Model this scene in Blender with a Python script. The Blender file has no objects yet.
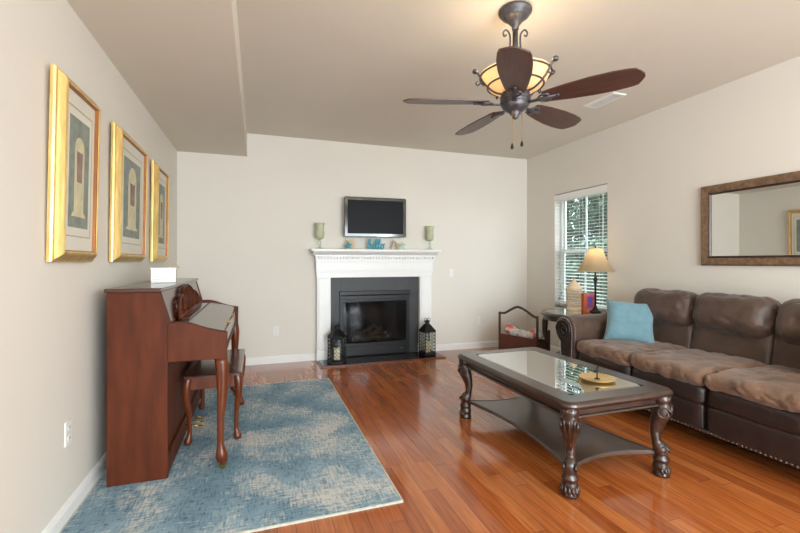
import bpy, math, random
from mathutils import Vector, Matrix, noise
C = bpy.context.scene
col = C.collection
PI = math.pi
rnd = random.Random(7)

# ------------------------------------------------------------------ camera, world, light, exposure
cd = bpy.data.cameras.new('camera'); cam = bpy.data.objects.new('camera', cd); col.objects.link(cam)
cam.location = (0, 0, 1.225); cam.rotation_euler = (PI/2, 0, -math.radians(18.85))
cd.sensor_width = 36; cd.lens = 18.72; cd.shift_y = -0.00625; cd.clip_start = .05; cd.clip_end = 200
C.camera = cam
w = bpy.data.worlds.new('sky'); C.world = w; w.use_nodes = True
bg = w.node_tree.nodes['Background']; bg.inputs[0].default_value = (.80, .90, 1, 1); bg.inputs[1].default_value = 6

def area(name, loc, rot, sx, sy, power, color):
    l = bpy.data.lights.new(name, 'AREA'); l.shape = 'RECTANGLE'; l.size = sx; l.size_y = sy
    l.energy = power; l.color = color
    o = bpy.data.objects.new(name, l); o.location = loc; o.rotation_euler = rot; col.objects.link(o); return o
# added fill lights at the unseen openings behind the camera, standing in for daylight
area('daylight_fill_right', (1.9, -2.55, 1.25), (PI/2, 0, 0), 2.3, 2.1, 128, (.83, .94, 1))
area('daylight_fill_left', (-.1, -2.55, 1.5), (PI/2, 0, 0), 1.1, 1.3, 26, (.84, .94, 1))
# unseen point lights added behind the camera to brighten the ceiling and walls
for px_, py_, pe_ in ((.4, -1.3, 30), (2.7, -.9, 46)):
    l = bpy.data.lights.new('rear_fill_point', 'POINT'); l.energy = pe_; l.color = (.85, .95, 1); l.shadow_soft_size = .22
    o = bpy.data.objects.new('rear_fill_point', l); o.location = (px_, py_, 1.95); col.objects.link(o)
vs = C.view_settings
vs.view_transform = 'Standard'; vs.look = 'None'; vs.gamma = 1; vs.use_curve_mapping = False; vs.exposure = 0.36

# ------------------------------------------------------------------ materials
def srgb(r, g, b):
    f = lambda v: (v/255/12.92 if v/255 <= .04045 else ((v/255+.055)/1.055)**2.4)
    return (f(r), f(g), f(b), 1)
def mat(name, color, rough=.5, metal=0, coat=0, var=.12, scale=8, bump=0, bscale=60, trans=0, sheen=0, stretch=None, spec=.5):
    m = bpy.data.materials.new(name); m.use_nodes = True
    nt = m.node_tree; n = nt.nodes; L = nt.links; p = n['Principled BSDF']
    p.inputs['Roughness'].default_value = rough; p.inputs['Metallic'].default_value = metal
    p.inputs['Coat Weight'].default_value = coat; p.inputs['Coat Roughness'].default_value = .12
    p.inputs['Specular IOR Level'].default_value = spec
    if sheen: p.inputs['Sheen Weight'].default_value = sheen
    tc = n.new('ShaderNodeTexCoord'); mp = n.new('ShaderNodeMapping'); L.new(tc.outputs['Object'], mp.inputs[0])
    if stretch: mp.inputs['Scale'].default_value = stretch
    nz = n.new('ShaderNodeTexNoise'); nz.inputs['Scale'].default_value = scale; nz.inputs['Detail'].default_value = 5
    L.new(mp.outputs[0], nz.inputs['Vector'])
    rp = n.new('ShaderNodeValToRGB'); e = rp.color_ramp.elements
    e[0].position = .3; e[1].position = .7
    e[0].color = tuple(c*(1-var) for c in color[:3])+(1,); e[1].color = tuple(min(1, c*(1+var)) for c in color[:3])+(1,)
    L.new(nz.outputs['Fac'], rp.inputs[0]); L.new(rp.outputs[0], p.inputs['Base Color'])
    if bump:
        nb = n.new('ShaderNodeTexNoise'); nb.inputs['Scale'].default_value = bscale; nb.inputs['Detail'].default_value = 4
        L.new(mp.outputs[0], nb.inputs['Vector'])
        bp = n.new('ShaderNodeBump'); bp.inputs['Strength'].default_value = bump; bp.inputs['Distance'].default_value = .01 if bscale > 13 else .03
        L.new(nb.outputs['Fac'], bp.inputs['Height']); L.new(bp.outputs[0], p.inputs['Normal'])
    return m
M = {}
WALL = srgb(220, 214, 203)
M['wall'] = mat('wall_paint', WALL, .75, var=.012, scale=2, bump=.04, bscale=180)
M['ceiling'] = mat('ceiling_paint', srgb(215, 208, 194), .8, var=.012, scale=2, bump=.04, bscale=160)
M['white'] = mat('white_trim', srgb(232, 231, 228), .35, var=.015)
M['plastic'] = mat('white_plastic', srgb(228, 226, 220), .4, var=.01)
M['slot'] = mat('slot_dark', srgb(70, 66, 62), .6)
M['piano'] = mat('piano_mahogany', srgb(84, 38, 17), .5, coat=0, spec=.22, var=.3, scale=5, stretch=(3, 3, .55), bump=.02, bscale=40)
M['piano_dark'] = mat('piano_lid_wood', srgb(70, 36, 25), .24, coat=.45, var=.2, scale=5, stretch=(3, .5, 3))
M['leg_wood'] = mat('piano_leg_wood', srgb(96, 44, 19), .3, coat=.25, spec=.35, var=.3, scale=9, stretch=(2, 2, .5))
M['brass'] = mat('brass', srgb(200, 160, 80), .25, metal=1, var=.08)
M['table'] = mat('table_espresso', srgb(54, 36, 28), .28, coat=.4, var=.3, scale=9, stretch=(2, .5, 2), bump=.04, bscale=30)
M['table_leg'] = mat('table_carved', srgb(50, 30, 21), .3, coat=.4, var=.6, scale=26, bump=.35, bscale=45)
M['shelf'] = mat('table_shelf', srgb(70, 52, 44), .36, coat=.4, var=.25, scale=7, stretch=(1.5, 1, 1))
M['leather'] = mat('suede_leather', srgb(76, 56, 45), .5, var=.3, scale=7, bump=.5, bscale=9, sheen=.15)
M['leather_lit'] = mat('suede_seat_lit', srgb(116, 88, 68), .62, var=.34, scale=6, bump=.45, bscale=9, sheen=.2, stretch=(1, 1.6, 1))  # paler than the other leather: light on the seat tops put into the colour
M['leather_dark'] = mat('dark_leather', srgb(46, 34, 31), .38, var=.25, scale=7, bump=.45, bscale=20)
M['nail'] = mat('nailhead', srgb(170, 160, 150), .25, metal=1, var=.1)
M['blue'] = mat('blue_velour', srgb(106, 143, 154), .85, var=.12, scale=16, bump=.35, bscale=50, sheen=.4)
M['gold'] = mat('gold_leaf', srgb(230, 198, 128), .38, metal=.75, var=.2, scale=7, stretch=(6, 6, 1), bump=.06, bscale=30)
M['gold_edge'] = mat('gold_frame_edge', srgb(150, 96, 52), .4, metal=.5, var=.25, scale=12)
M['mat_board'] = mat('mat_board', srgb(226, 220, 204), .8, var=.03)
M['mat_line'] = mat('mat_line', srgb(178, 172, 150), .8, var=.03)
M['art'] = mat('art_green', srgb(134, 142, 130), .8, var=.2, scale=22)
M['art_light'] = mat('art_cream', srgb(212, 202, 164), .8, var=.12, scale=20)
M['art_dark'] = mat('art_mauve', srgb(142, 116, 108), .8, var=.3, scale=20)
M['slate'] = mat('slate_surround', srgb(50, 50, 52), .5, var=.12, scale=12)
M['black'] = mat('black_metal', srgb(15, 15, 16), .4, var=.15, spec=.35)
M['black_matte'] = mat('firebox_black', srgb(30, 28, 27), .7, var=.3, scale=10)
M['hearth'] = mat('hearth_granite', srgb(34, 33, 34), .16, var=.5, scale=90)
M['hearth_trim'] = mat('hearth_trim_wood', srgb(110, 58, 34), .3, var=.2)
M['log'] = mat('ceramic_log', srgb(112, 98, 84), .9, var=.5, scale=14, bump=.8, bscale=25)
M['tv_frame'] = mat('tv_gloss', srgb(20, 20, 22), .12, var=.05, coat=.5)
M['tv_screen'] = mat('tv_screen', srgb(14, 16, 19), .42, var=.03, spec=.12)
M['tv_silver'] = mat('tv_silver', srgb(96, 96, 98), .3, metal=.5, var=.05)
M['bronze'] = mat('mirror_frame_bronze', srgb(128, 102, 78), .42, metal=.35, var=.35, scale=30, bump=.25, bscale=50)
M['bronze_dark'] = mat('mirror_frame_dark', srgb(58, 40, 30), .4, var=.2)
M['mirror'] = mat('mirror_silver', (.86, .86, .84, 1), .0, metal=1, var=0)
M['iron'] = mat('pewter_iron', srgb(84, 82, 84), .42, metal=.55, var=.4, scale=30, bump=.3, bscale=60)
M['blade'] = mat('blade_walnut', srgb(80, 52, 43), .42, coat=.1, var=.35, scale=6, stretch=(1, 9, 9))
M['lamp_metal'] = mat('lamp_bronze', srgb(38, 30, 27), .4, metal=.3, var=.2)
M['ceramic'] = mat('cream_ceramic', srgb(214, 192, 162), .45, var=.06)
M['orange'] = mat('orange_card', srgb(206, 98, 58), .5, var=.08)
M['wood_dark'] = mat('dark_walnut', srgb(62, 38, 30), .35, coat=.3, var=.3, scale=8, stretch=(1, 1, .5))
M['wood_red'] = mat('bin_wood', srgb(92, 52, 40), .45, var=.25, scale=8)
M['teal'] = mat('teal_paint', srgb(40, 150, 164), .45, var=.06)
M['tan'] = mat('tan_wood', srgb(196, 172, 136), .7, var=.12)
M['pale'] = mat('pale_sage', srgb(176, 196, 178), .7, var=.1)
M['wax'] = mat('candle_wax', srgb(236, 214, 168), .6, var=.04)
M['dish'] = mat('gold_dish', srgb(214, 178, 116), .3, metal=.6, var=.12)
M['stone'] = mat('house_ground', srgb(110, 120, 80), .9, var=.2)
M['trunk'] = mat('tree_bark', srgb(80, 66, 52), .9, var=.3)

def leafmat(name, c):
    m = mat(name, c, .6, var=.4, scale=1.5); return m
M['leaf'] = leafmat('tree_leaves', srgb(66, 84, 68))
M['leaf2'] = leafmat('shrub_leaves', srgb(74, 94, 72))

def glassmat(name, tint, k=1.0, rough=0.0, base=0.0):
    m = bpy.data.materials.new(name); m.use_nodes = True; nt = m.node_tree; n = nt.nodes; L = nt.links
    n.remove(n['Principled BSDF']); out = n['Material Output']
    tr = n.new('ShaderNodeBsdfTransparent'); tr.inputs[0].default_value = tint
    gl = n.new('ShaderNodeBsdfGlossy'); gl.inputs['Roughness'].default_value = rough
    lw = n.new('ShaderNodeLayerWeight'); lw.inputs['Blend'].default_value = .5
    pw = n.new('ShaderNodeMath'); pw.operation = 'POWER'; L.new(lw.outputs['Facing'], pw.inputs[0]); pw.inputs[1].default_value = 5
    fr = n.new('ShaderNodeMath'); fr.operation = 'MULTIPLY_ADD'; L.new(pw.outputs[0], fr.inputs[0]); fr.inputs[1].default_value = .96; fr.inputs[2].default_value = .04
    mu = n.new('ShaderNodeMath'); mu.operation = 'MULTIPLY_ADD'; mu.inputs[1].default_value = k; mu.inputs[2].default_value = base; mu.use_clamp = True
    mx = n.new('ShaderNodeMixShader')
    L.new(fr.outputs[0], mu.inputs[0]); L.new(mu.outputs[0], mx.inputs[0]); L.new(tr.outputs[0], mx.inputs[1]); L.new(gl.outputs[0], mx.inputs[2])
    L.new(mx.outputs[0], out.inputs[0]); return m
M['glass'] = glassmat('window_glass', (.93, .96, .95, 1))
M['fire_glass'] = glassmat('firebox_glass', (.6, .6, .6, 1), .5, .08)
M['table_glass'] = glassmat('table_glass', (.78, .92, .86, 1), 3.0, 0, .22)
M['lantern_glass'] = glassmat('lantern_glass', (.9, .92, .9, 1))
M['picture_glass'] = glassmat('picture_glass', (.98, .98, .98, 1), .15)
M['crystal'] = glassmat('clear_glass', (.85, .90, .84, 1), 1.2, .02, .05)

def translucent(name, c, emis, c_em, tw=.6):
    m = bpy.data.materials.new(name); m.use_nodes = True; nt = m.node_tree; n = nt.nodes; L = nt.links
    p = n['Principled BSDF']; p.inputs['Base Color'].default_value = c; p.inputs['Roughness'].default_value = .5
    p.inputs['Emission Color'].default_value = c_em; p.inputs['Emission Strength'].default_value = emis
    t = n.new('ShaderNodeBsdfTranslucent'); t.inputs[0].default_value = c
    mx = n.new('ShaderNodeMixShader'); mx.inputs[0].default_value = tw
    tc = n.new('ShaderNodeTexCoord'); nz = n.new('ShaderNodeTexNoise'); nz.inputs['Scale'].default_value = 9; L.new(tc.outputs['Object'], nz.inputs['Vector'])
    rp = n.new('ShaderNodeValToRGB'); rp.color_ramp.elements[0].color = tuple(v*.86 for v in c[:3])+(1,); rp.color_ramp.elements[1].color = c
    L.new(nz.outputs['Fac'], rp.inputs[0]); L.new(rp.outputs[0], p.inputs['Base Color']); L.new(rp.outputs[0], t.inputs[0])
    L.new(p.outputs[0], mx.inputs[1]); L.new(t.outputs[0], mx.inputs[2]); L.new(mx.outputs[0], n['Material Output'].inputs[0]); return m
M['shade'] = translucent('lamp_shade_fabric', srgb(200, 180, 146), .0, (1, .8, .5, 1), .5)
M['bowl'] = translucent('fan_bowl_glass', srgb(236, 216, 184), .10, (1, .78, .48, 1), .5)
M['green_glass'] = translucent('mercury_glass', srgb(214, 218, 184), 0, (0, 0, 0, 1), .3)
M['slat'] = translucent('blind_slat', srgb(236, 237, 234), 0, (0, 0, 0, 1), .2)

def floor_mat():
    m = bpy.data.materials.new('oak_floor'); m.use_nodes = True; nt = m.node_tree; n = nt.nodes; L = nt.links; p = n['Principled BSDF']
    tc = n.new('ShaderNodeTexCoord'); sp = n.new('ShaderNodeSeparateXYZ'); L.new(tc.outputs['Object'], sp.inputs[0])
    def mth(op, a, b=None, c=None):
        x = n.new('ShaderNodeMath'); x.operation = op
        for i, v in enumerate((a, b, c)):
            if v is None: continue
            if isinstance(v, (int, float)): x.inputs[i].default_value = v
            else: L.new(v, x.inputs[i])
        return x.outputs[0]
    W, LEN = .083, 1.05
    xr = mth('DIVIDE', sp.outputs[0], W); row = mth('FLOOR', xr); fx = mth('FRACT', xr)
    wn = n.new('ShaderNodeTexWhiteNoise'); wn.noise_dimensions = '1D'; L.new(row, wn.inputs['W'])
    yo = mth('ADD', mth('DIVIDE', sp.outputs[1], LEN), mth('MULTIPLY', wn.outputs['Value'], 7.3)); pid = mth('FLOOR', yo); fy = mth('FRACT', yo)
    cv = n.new('ShaderNodeCombineXYZ'); L.new(row, cv.inputs[0]); L.new(pid, cv.inputs[1])
    w2 = n.new('ShaderNodeTexWhiteNoise'); w2.noise_dimensions = '2D'; L.new(cv.outputs[0], w2.inputs['Vector'])
    rp = n.new('ShaderNodeValToRGB'); e = rp.color_ramp.elements
    e[0].position = 0; e[0].color = srgb(154, 82, 38); e[1].position = 1; e[1].color = srgb(182, 108, 54)
    k = e.new(.5); k.color = srgb(170, 92, 42)
    L.new(w2.outputs['Value'], rp.inputs[0])
    # grain, shifted per board
    ad = n.new('ShaderNodeVectorMath'); ad.operation = 'MULTIPLY_ADD'; L.new(w2.outputs['Color'], ad.inputs[0]); ad.inputs[1].default_value = (9, 9, 9); L.new(tc.outputs['Object'], ad.inputs[2])
    mp = n.new('ShaderNodeMapping'); mp.inputs['Scale'].default_value = (22, 1.3, 1); L.new(ad.outputs[0], mp.inputs[0])
    g = n.new('ShaderNodeTexNoise'); g.inputs['Scale'].default_value = 2.2; g.inputs['Detail'].default_value = 6; g.inputs['Distortion'].default_value = .8; L.new(mp.outputs[0], g.inputs['Vector'])
    gr = n.new('ShaderNodeValToRGB'); gr.color_ramp.elements[0].position = .32; gr.color_ramp.elements[0].color = (.66, .58, .52, 1); gr.color_ramp.elements[1].position = .62; gr.color_ramp.elements[1].color = (1.05, 1.05, 1.05, 1)
    L.new(g.outputs['Fac'], gr.inputs[0])
    mx = n.new('ShaderNodeMix'); mx.data_type = 'RGBA'; mx.blend_type = 'MULTIPLY'; mx.inputs[0].default_value = .85
    L.new(rp.outputs[0], mx.inputs[6]); L.new(gr.outputs[0], mx.inputs[7])
    # seams
    ex = mth('MINIMUM', fx, mth('SUBTRACT', 1, fx)); ey = mth('MINIMUM', fy, mth('SUBTRACT', 1, fy))
    seam = mth('MAXIMUM', mth('LESS_THAN', ex, .018), mth('LESS_THAN', ey, .0016))
    m2 = n.new('ShaderNodeMix'); m2.data_type = 'RGBA'; m2.blend_type = 'MIX'; L.new(mth('MULTIPLY', seam, .65), m2.inputs[0]); L.new(mx.outputs[2], m2.inputs[6]); m2.inputs[7].default_value = srgb(70, 34, 18)
    L.new(m2.outputs[2], p.inputs['Base Color'])
    p.inputs['Roughness'].default_value = .2; p.inputs['Specular IOR Level'].default_value = .5
    p.inputs['Coat Weight'].default_value = .45; p.inputs['Coat Roughness'].default_value = .07
    nb = n.new('ShaderNodeTexNoise'); nb.inputs['Scale'].default_value = 4; L.new(tc.outputs['Object'], nb.inputs['Vector'])
    b = n.new('ShaderNodeBump'); b.inputs['Strength'].default_value = .12; b.inputs['Distance'].default_value = .01
    L.new(mth('ADD', nb.outputs['Fac'], mth('MULTIPLY', seam, -.12)), b.inputs['Height']); L.new(b.outputs[0], p.inputs['Normal']); L.new(b.outputs[0], p.inputs['Coat Normal'])
    return m
M['floor'] = floor_mat()

def rug_mat():
    m = bpy.data.materials.new('rug_weave'); m.use_nodes = True; nt = m.node_tree; n = nt.nodes; L = nt.links; p = n['Principled BSDF']
    tc = n.new('ShaderNodeTexCoord'); p.inputs['Roughness'].default_value = .95; p.inputs['Specular IOR Level'].default_value = .15
    def nz(scale, st, det=4):
        mp = n.new('ShaderNodeMapping'); mp.inputs['Scale'].default_value = st; L.new(tc.outputs['Object'], mp.inputs[0])
        x = n.new('ShaderNodeTexNoise'); x.inputs['Scale'].default_value = scale; x.inputs['Detail'].default_value = det; L.new(mp.outputs[0], x.inputs['Vector']); return x.outputs['Fac']
    def ramp(src, a, b, ca, cb):
        r = n.new('ShaderNodeValToRGB'); r.color_ramp.elements[0].position = a; r.color_ramp.elements[1].position = b
        r.color_ramp.elements[0].color = ca; r.color_ramp.elements[1].color = cb; L.new(src, r.inputs[0]); return r.outputs[0]
    def avg(*s):
        t = s[0]
        for q in s[1:]:
            a = n.new('ShaderNodeMath'); a.operation = 'ADD'; L.new(t, a.inputs[0]); L.new(q, a.inputs[1]); t = a.outputs[0]
        d = n.new('ShaderNodeMath'); d.operation = 'DIVIDE'; L.new(t, d.inputs[0]); d.inputs[1].default_value = len(s); return d.outputs[0]
    base = ramp(nz(3, (1, 1, 1), 6), .35, .65, srgb(108, 138, 154), srgb(146, 170, 182))
    t1 = nz(14, (1, 6, 1)); t2 = nz(14, (6, 1, 1)); big = nz(2.6, (1, 1, 1), 5)
    msk = ramp(avg(t1, t2, big, big), .485, .575, (0, 0, 0, 1), (1, 1, 1, 1))
    mx = n.new('ShaderNodeMix'); mx.data_type = 'RGBA'; L.new(msk, mx.inputs[0]); L.new(base, mx.inputs[6]); mx.inputs[7].default_value = srgb(196, 196, 190)
    dk = ramp(avg(nz(18, (5, 1, 1)), nz(18, (1, 5, 1))), .38, .5, srgb(170, 180, 190), (1, 1, 1, 1))
    m2 = n.new('ShaderNodeMix'); m2.data_type = 'RGBA'; m2.blend_type = 'MULTIPLY'; m2.inputs[0].default_value = .8; L.new(mx.outputs[2], m2.inputs[6]); L.new(dk, m2.inputs[7])
    L.new(m2.outputs[2], p.inputs['Base Color'])
    b = n.new('ShaderNodeBump'); b.inputs['Strength'].default_value = .5; b.inputs['Distance'].default_value = .004; L.new(nz(160, (1, 1, 1)), b.inputs['Height']); L.new(b.outputs[0], p.inputs['Normal'])
    return m
M['rug'] = rug_mat()
M['rug_edge'] = mat('rug_binding', srgb(186, 186, 172), .9, var=.15, scale=40)

def blanket_mat():
    m = mat('floral_blanket', srgb(226, 222, 216), .9, var=.03, bump=.3, bscale=40)
    nt = m.node_tree; n = nt.nodes; L = nt.links; p = n['Principled BSDF']
    tc = n.new('ShaderNodeTexCoord'); v = n.new('ShaderNodeTexNoise'); v.inputs['Scale'].default_value = 9; L.new(tc.outputs['Object'], v.inputs['Vector'])
    r = n.new('ShaderNodeValToRGB'); e = r.color_ramp.elements; e[0].position = .38; e[0].color = srgb(190, 96, 84); e[1].position = .5; e[1].color = srgb(226, 222, 214)
    k = e.new(.44); k.color = srgb(222, 170, 158); k = e.new(.62); k.color = srgb(176, 184, 182)
    L.new(v.outputs['Fac'], r.inputs[0]); L.new(r.outputs[0], p.inputs['Base Color']); return m
M['blanket'] = blanket_mat()
def cover_mat():
    m = mat('purple_orange_cover', srgb(150, 90, 140), .5)
    nt = m.node_tree; n = nt.nodes; L = nt.links; p = n['Principled BSDF']
    tc = n.new('ShaderNodeTexCoord'); v = n.new('ShaderNodeTexNoise'); v.inputs['Scale'].default_value = 10; L.new(tc.outputs['Object'], v.inputs['Vector'])
    r = n.new('ShaderNodeValToRGB'); e = r.color_ramp.elements; e[0].position = .4; e[0].color = srgb(112, 84, 176); e[1].position = .62; e[1].color = srgb(232, 176, 110)
    k = e.new(.52); k.color = srgb(206, 104, 116)
    L.new(v.outputs['Fac'], r.inputs[0]); L.new(r.outputs[0], p.inputs['Base Color']); return m
M['cover'] = cover_mat()

# ------------------------------------------------------------------ mesh helpers
class MB:
    def __init__(s, T=None): s.v = []; s.f = []; s.T = T or Matrix()
    def add(s, vs_, fs):
        k = len(s.v); s.v += [tuple(s.T @ Vector(p)) for p in vs_]; s.f += [tuple(k+i for i in f) for f in fs]; return s
    def box(s, x0, x1, y0, y1, z0, z1):
        return s.add([(x0,y0,z0),(x1,y0,z0),(x1,y1,z0),(x0,y1,z0),(x0,y0,z1),(x1,y0,z1),(x1,y1,z1),(x0,y1,z1)],
                     [(0,3,2,1),(4,5,6,7),(0,1,5,4),(1,2,6,5),(2,3,7,6),(3,0,4,7)])
    def lathe(s, prof, n=24, c=(0,0,0), cap=True):
        V = []; F = []
        for r, z in prof:
            for i in range(n):
                a = 2*PI*i/n; V.append((c[0]+r*math.cos(a), c[1]+r*math.sin(a), c[2]+z))
        m = len(prof)
        for j in range(m-1):
            for i in range(n): F.append((j*n+i, j*n+(i+1)%n, (j+1)*n+(i+1)%n, (j+1)*n+i))
        if cap: F.append(tuple(reversed(range(n)))); F.append(tuple((m-1)*n+i for i in range(n)))
        return s.add(V, F)
    def prism(s, pts, axis, a, b):
        """outline pts (2D) extruded along axis 'x','y' or 'z'"""
        n = len(pts)
        def P(p, t): return {'x': (t, p[0], p[1]), 'y': (p[0], t, p[1]), 'z': (p[0], p[1], t)}[axis]
        V = [P(p, a) for p in pts]+[P(p, b) for p in pts]
        F = [tuple(range(n))[::-1], tuple(range(n, 2*n))]+[(i, (i+1)%n, n+(i+1)%n, n+i) for i in range(n)]
        return s.add(V, F)
    def tube(s, path, rad, n=10, closed=False, flat=(1, 1), up=None):
        path = [Vector(p) for p in path]; m = len(path)
        if not isinstance(rad, (list, tuple)): rad = [rad]*m
        V = []; F = []; pr = None
        for j in range(m):
            if closed: t = path[(j+1)%m]-path[j-1]
            else: t = path[min(j+1, m-1)]-path[max(j-1, 0)]
            t.normalize()
            if pr is None:
                u = Vector(up) if up else (Vector((0,0,1)) if abs(t.z) < .9 else Vector((1,0,0)))
            else: u = pr
            if up: u = Vector(up)
            u = u-t*u.dot(t); u.normalize(); pr = u; w_ = t.cross(u)
            for i in range(n):
                a = 2*PI*i/n; V.append(tuple(path[j]+u*(math.cos(a)*rad[j]*flat[0])+w_*(math.sin(a)*rad[j]*flat[1])))
        for j in range(m if closed else m-1):
            k = (j+1)%m
            for i in range(n): F.append((j*n+i, j*n+(i+1)%n, k*n+(i+1)%n, k*n+i))
        if not closed: F.append(tuple(reversed(range(n)))); F.append(tuple((m-1)*n+i for i in range(n)))
        return s.add(V, F)
    def sweep(s, loopfn, prof, closed=True, cap=False):
        """loops loopfn(offset) -> 2D pts, placed at z; prof = [(offset, z), ...]"""
        V = []; F = []; n = None
        for o, z in prof:
            L_ = loopfn(o); n = len(L_); V += [(x, y, z) for x, y in L_]
        m = len(prof)
        for j in range(m if closed else m-1):
            k = (j+1)%m
            for i in range(n): F.append((j*n+i, j*n+(i+1)%n, k*n+(i+1)%n, k*n+i))
        if cap: F.append(tuple(reversed(range(n)))); F.append(tuple((m-1)*n+i for i in range(n)))
        return s.add(V, F)
    def puff(s, a, b, c, r, n=14, bulge=0.0, wr=0.0, seed=0, off=(0,0,0), ridge=0.0):
        """rounded, padded box of half sizes a,b,c; bulge on +z, wrinkles wr"""
        V = []; idx = {}; F = []
        def pt(i, j, k):
            key = (i, j, k)
            if key in idx: return idx[key]
            u, v, q = [2*t/n-1 for t in key]
            p = Vector((u*a, v*b, q*c))
            core = Vector((max(-a+r, min(a-r, p.x)), max(-b+r, min(b-r, p.y)), max(-c+min(r, c), min(c-min(r, c), p.z))))
            d = p-core
            if d.length > 1e-9:
                mx = max(abs(d.x)/r, abs(d.y)/r, abs(d.z)/min(r, c))
                d = Vector((d.x, d.y, d.z*r/min(r, c))); d = d.normalized()*r*mx; d.z *= min(r, c)/r
            p = core+d
            if q > 0: p.z += bulge*(1-u*u)*(1-v*v)*q
            if wr:
                nv = noise.noise_vector(Vector((p.x*7+seed, p.y*7, p.z*7)))*wr+noise.noise_vector(Vector((p.x*18+seed, p.y*18, p.z*18)))*wr*.35
                p += nv
            if ridge:
                nn_ = noise.noise(Vector((p.x*5+seed, p.y*9, p.z*6)))+.5*noise.noise(Vector((p.x*13+seed, p.y*17, p.z*13)))
                nrm = d.normalized() if d.length > 1e-6 else Vector((0, 0, 1 if q > 0 else -1))
                p -= nrm*ridge*max(0, 1-abs(nn_)*5)
            idx[key] = len(V); V.append((p.x+off[0], p.y+off[1], p.z+off[2])); return idx[key]
        for i in range(n):
            for j in range(n):
                F.append((pt(i,j,0), pt(i,j+1,0), pt(i+1,j+1,0), pt(i+1,j,0)))
                F.append((pt(i,j,n), pt(i+1,j,n), pt(i+1,j+1,n), pt(i,j+1,n)))
                F.append((pt(i,0,j), pt(i+1,0,j), pt(i+1,0,j+1), pt(i,0,j+1)))
                F.append((pt(i,n,j), pt(i,n,j+1), pt(i+1,n,j+1), pt(i+1,n,j)))
                F.append((pt(0,i,j), pt(0,i,j+1), pt(0,i+1,j+1), pt(0,i+1,j)))
                F.append((pt(n,i,j), pt(n,i+1,j), pt(n,i+1,j+1), pt(n,i,j+1)))
        return s.add(V, F)
    def build(s, name, m, parent=None, smooth=False, bevel=0, sub=0):
        me = bpy.data.meshes.new(name); me.from_pydata(s.v, [], s.f); me.update()
        o = bpy.data.objects.new(name, me); col.objects.link(o)
        me.materials.append(m)
        if smooth:
            me.polygons.foreach_set('use_smooth', [True]*len(me.polygons))
        if parent: o.parent = parent
        if bevel:
            b = o.modifiers.new('bevel', 'BEVEL'); b.width = bevel; b.segments = 2; b.limit_method = 'ANGLE'
            me.polygons.foreach_set('use_smooth', [True]*len(me.polygons)); b.harden_normals = True
        if sub:
            q = o.modifiers.new('sub', 'SUBSURF'); q.levels = sub; q.render_levels = sub
        return o
def thing(name, label, cat, loc=(0,0,0), rz=0, group=None):
    o = bpy.data.objects.new(name, None); col.objects.link(o); o.location = loc; o.rotation_euler = (0,0,rz)
    o.empty_display_size = .1; o['label'] = label; o['category'] = cat
    if group: o['group'] = group
    return o
def tag(o, label, cat, group=None, loc=None):
    o['label'] = label; o['category'] = cat
    if group: o['group'] = group
    if loc: o.location = loc
    return o
def struct(o, label=None): 
    o['kind'] = 'structure'; return o
def rrect(w_, d, r, n=6):
    def f(o):
        a, b = w_/2-o, d/2-o; q = max(r-o, .0008); P = []
        for cx, cy, s0 in ((a-q, b-q, 0), (-a+q, b-q, 90), (-a+q, -b+q, 180), (a-q, -b+q, 270)):
            for i in range(n+1):
                t = math.radians(s0+90*i/n); P.append((cx+q*math.cos(t), cy+q*math.sin(t)))
        return P
    return f
def crm(pts, k=8, closed=False):
    P = [Vector(p) for p in pts]; out = []; m = len(P)
    for i in range(m if closed else m-1):
        if closed: a, b, c, d = P[i-1], P[i], P[(i+1)%m], P[(i+2)%m]
        else: a, b, c, d = P[max(i-1, 0)], P[i], P[i+1], P[min(i+2, m-1)]
        for j in range(k):
            t = j/k; out.append(.5*((2*b)+(c-a)*t+(2*a-5*b+4*c-d)*t*t+(3*b-a-3*c+d)*t**3))
    if not closed: out.append(P[-1])
    return out
def interp(tab, x):
    for (a, va), (b, vb) in zip(tab, tab[1:]):
        if x <= b: t = (x-a)/(b-a) if b > a else 0; t = max(0, min(1, t)); return va+(vb-va)*t
    return tab[-1][1]
def Rx(a): return Matrix.Rotation(a, 4, 'X')
def Ry(a): return Matrix.Rotation(a, 4, 'Y')
def Rz(a): return Matrix.Rotation(a, 4, 'Z')
def Tr(x, y, z): return Matrix.Translation((x, y, z))

# ------------------------------------------------------------------ the room
XL, XR, YB, YF, H, HS, XS = -.86, 3.776, 5.23, -2.6, 2.74, 2.464, -.12
struct(MB().box(XL-.15, XR+.15, YF-.15, YB+.5, -.1, 0).build('floor', M['floor']))
struct(MB().box(XL-.15, XR+.15, YF-.15, YB+.15, H, H+.1).build('ceiling', M['ceiling']))
struct(MB().box(XL, XS, YF, YB, HS, H).build('ceiling_soffit', M['ceiling']))
struct(MB().box(XL-.15, XL, YF-.15, YB+.15, 0, H).build('wall_left', M['wall']))
FX0, FX1, FZ = .985, 1.888, .80     # firebox opening
struct(MB().box(XL, FX0, YB, YB+.15, 0, H).box(FX1, XR, YB, YB+.15, 0, H).box(FX0, FX1, YB, YB+.15, FZ, H).build('wall_back', M['wall']))
WY0, WY1, WZ0, WZ1 = 3.73, 4.62, .62, 2.12
struct(MB().box(XR, XR+.15, YF-.15, WY0, 0, H).box(XR, XR+.15, WY1, YB+.15, 0, H).box(XR, XR+.15, WY0, WY1, 0, WZ0).box(XR, XR+.15, WY0, WY1, WZ1, H).build('wall_right', M['wall']))
struct(MB().box(XL, .55-1.2, YF-.15, YF, 0, H).box(.47, .72, YF-.15, YF, 0, H).box(3.1, XR, YF-.15, YF, 0, H).box(-.65, 3.1, YF-.15, YF, 2.35, H).box(-.65, .47, YF-.15, YF, 0, .85).build('wall_front', M['wall']))
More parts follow.
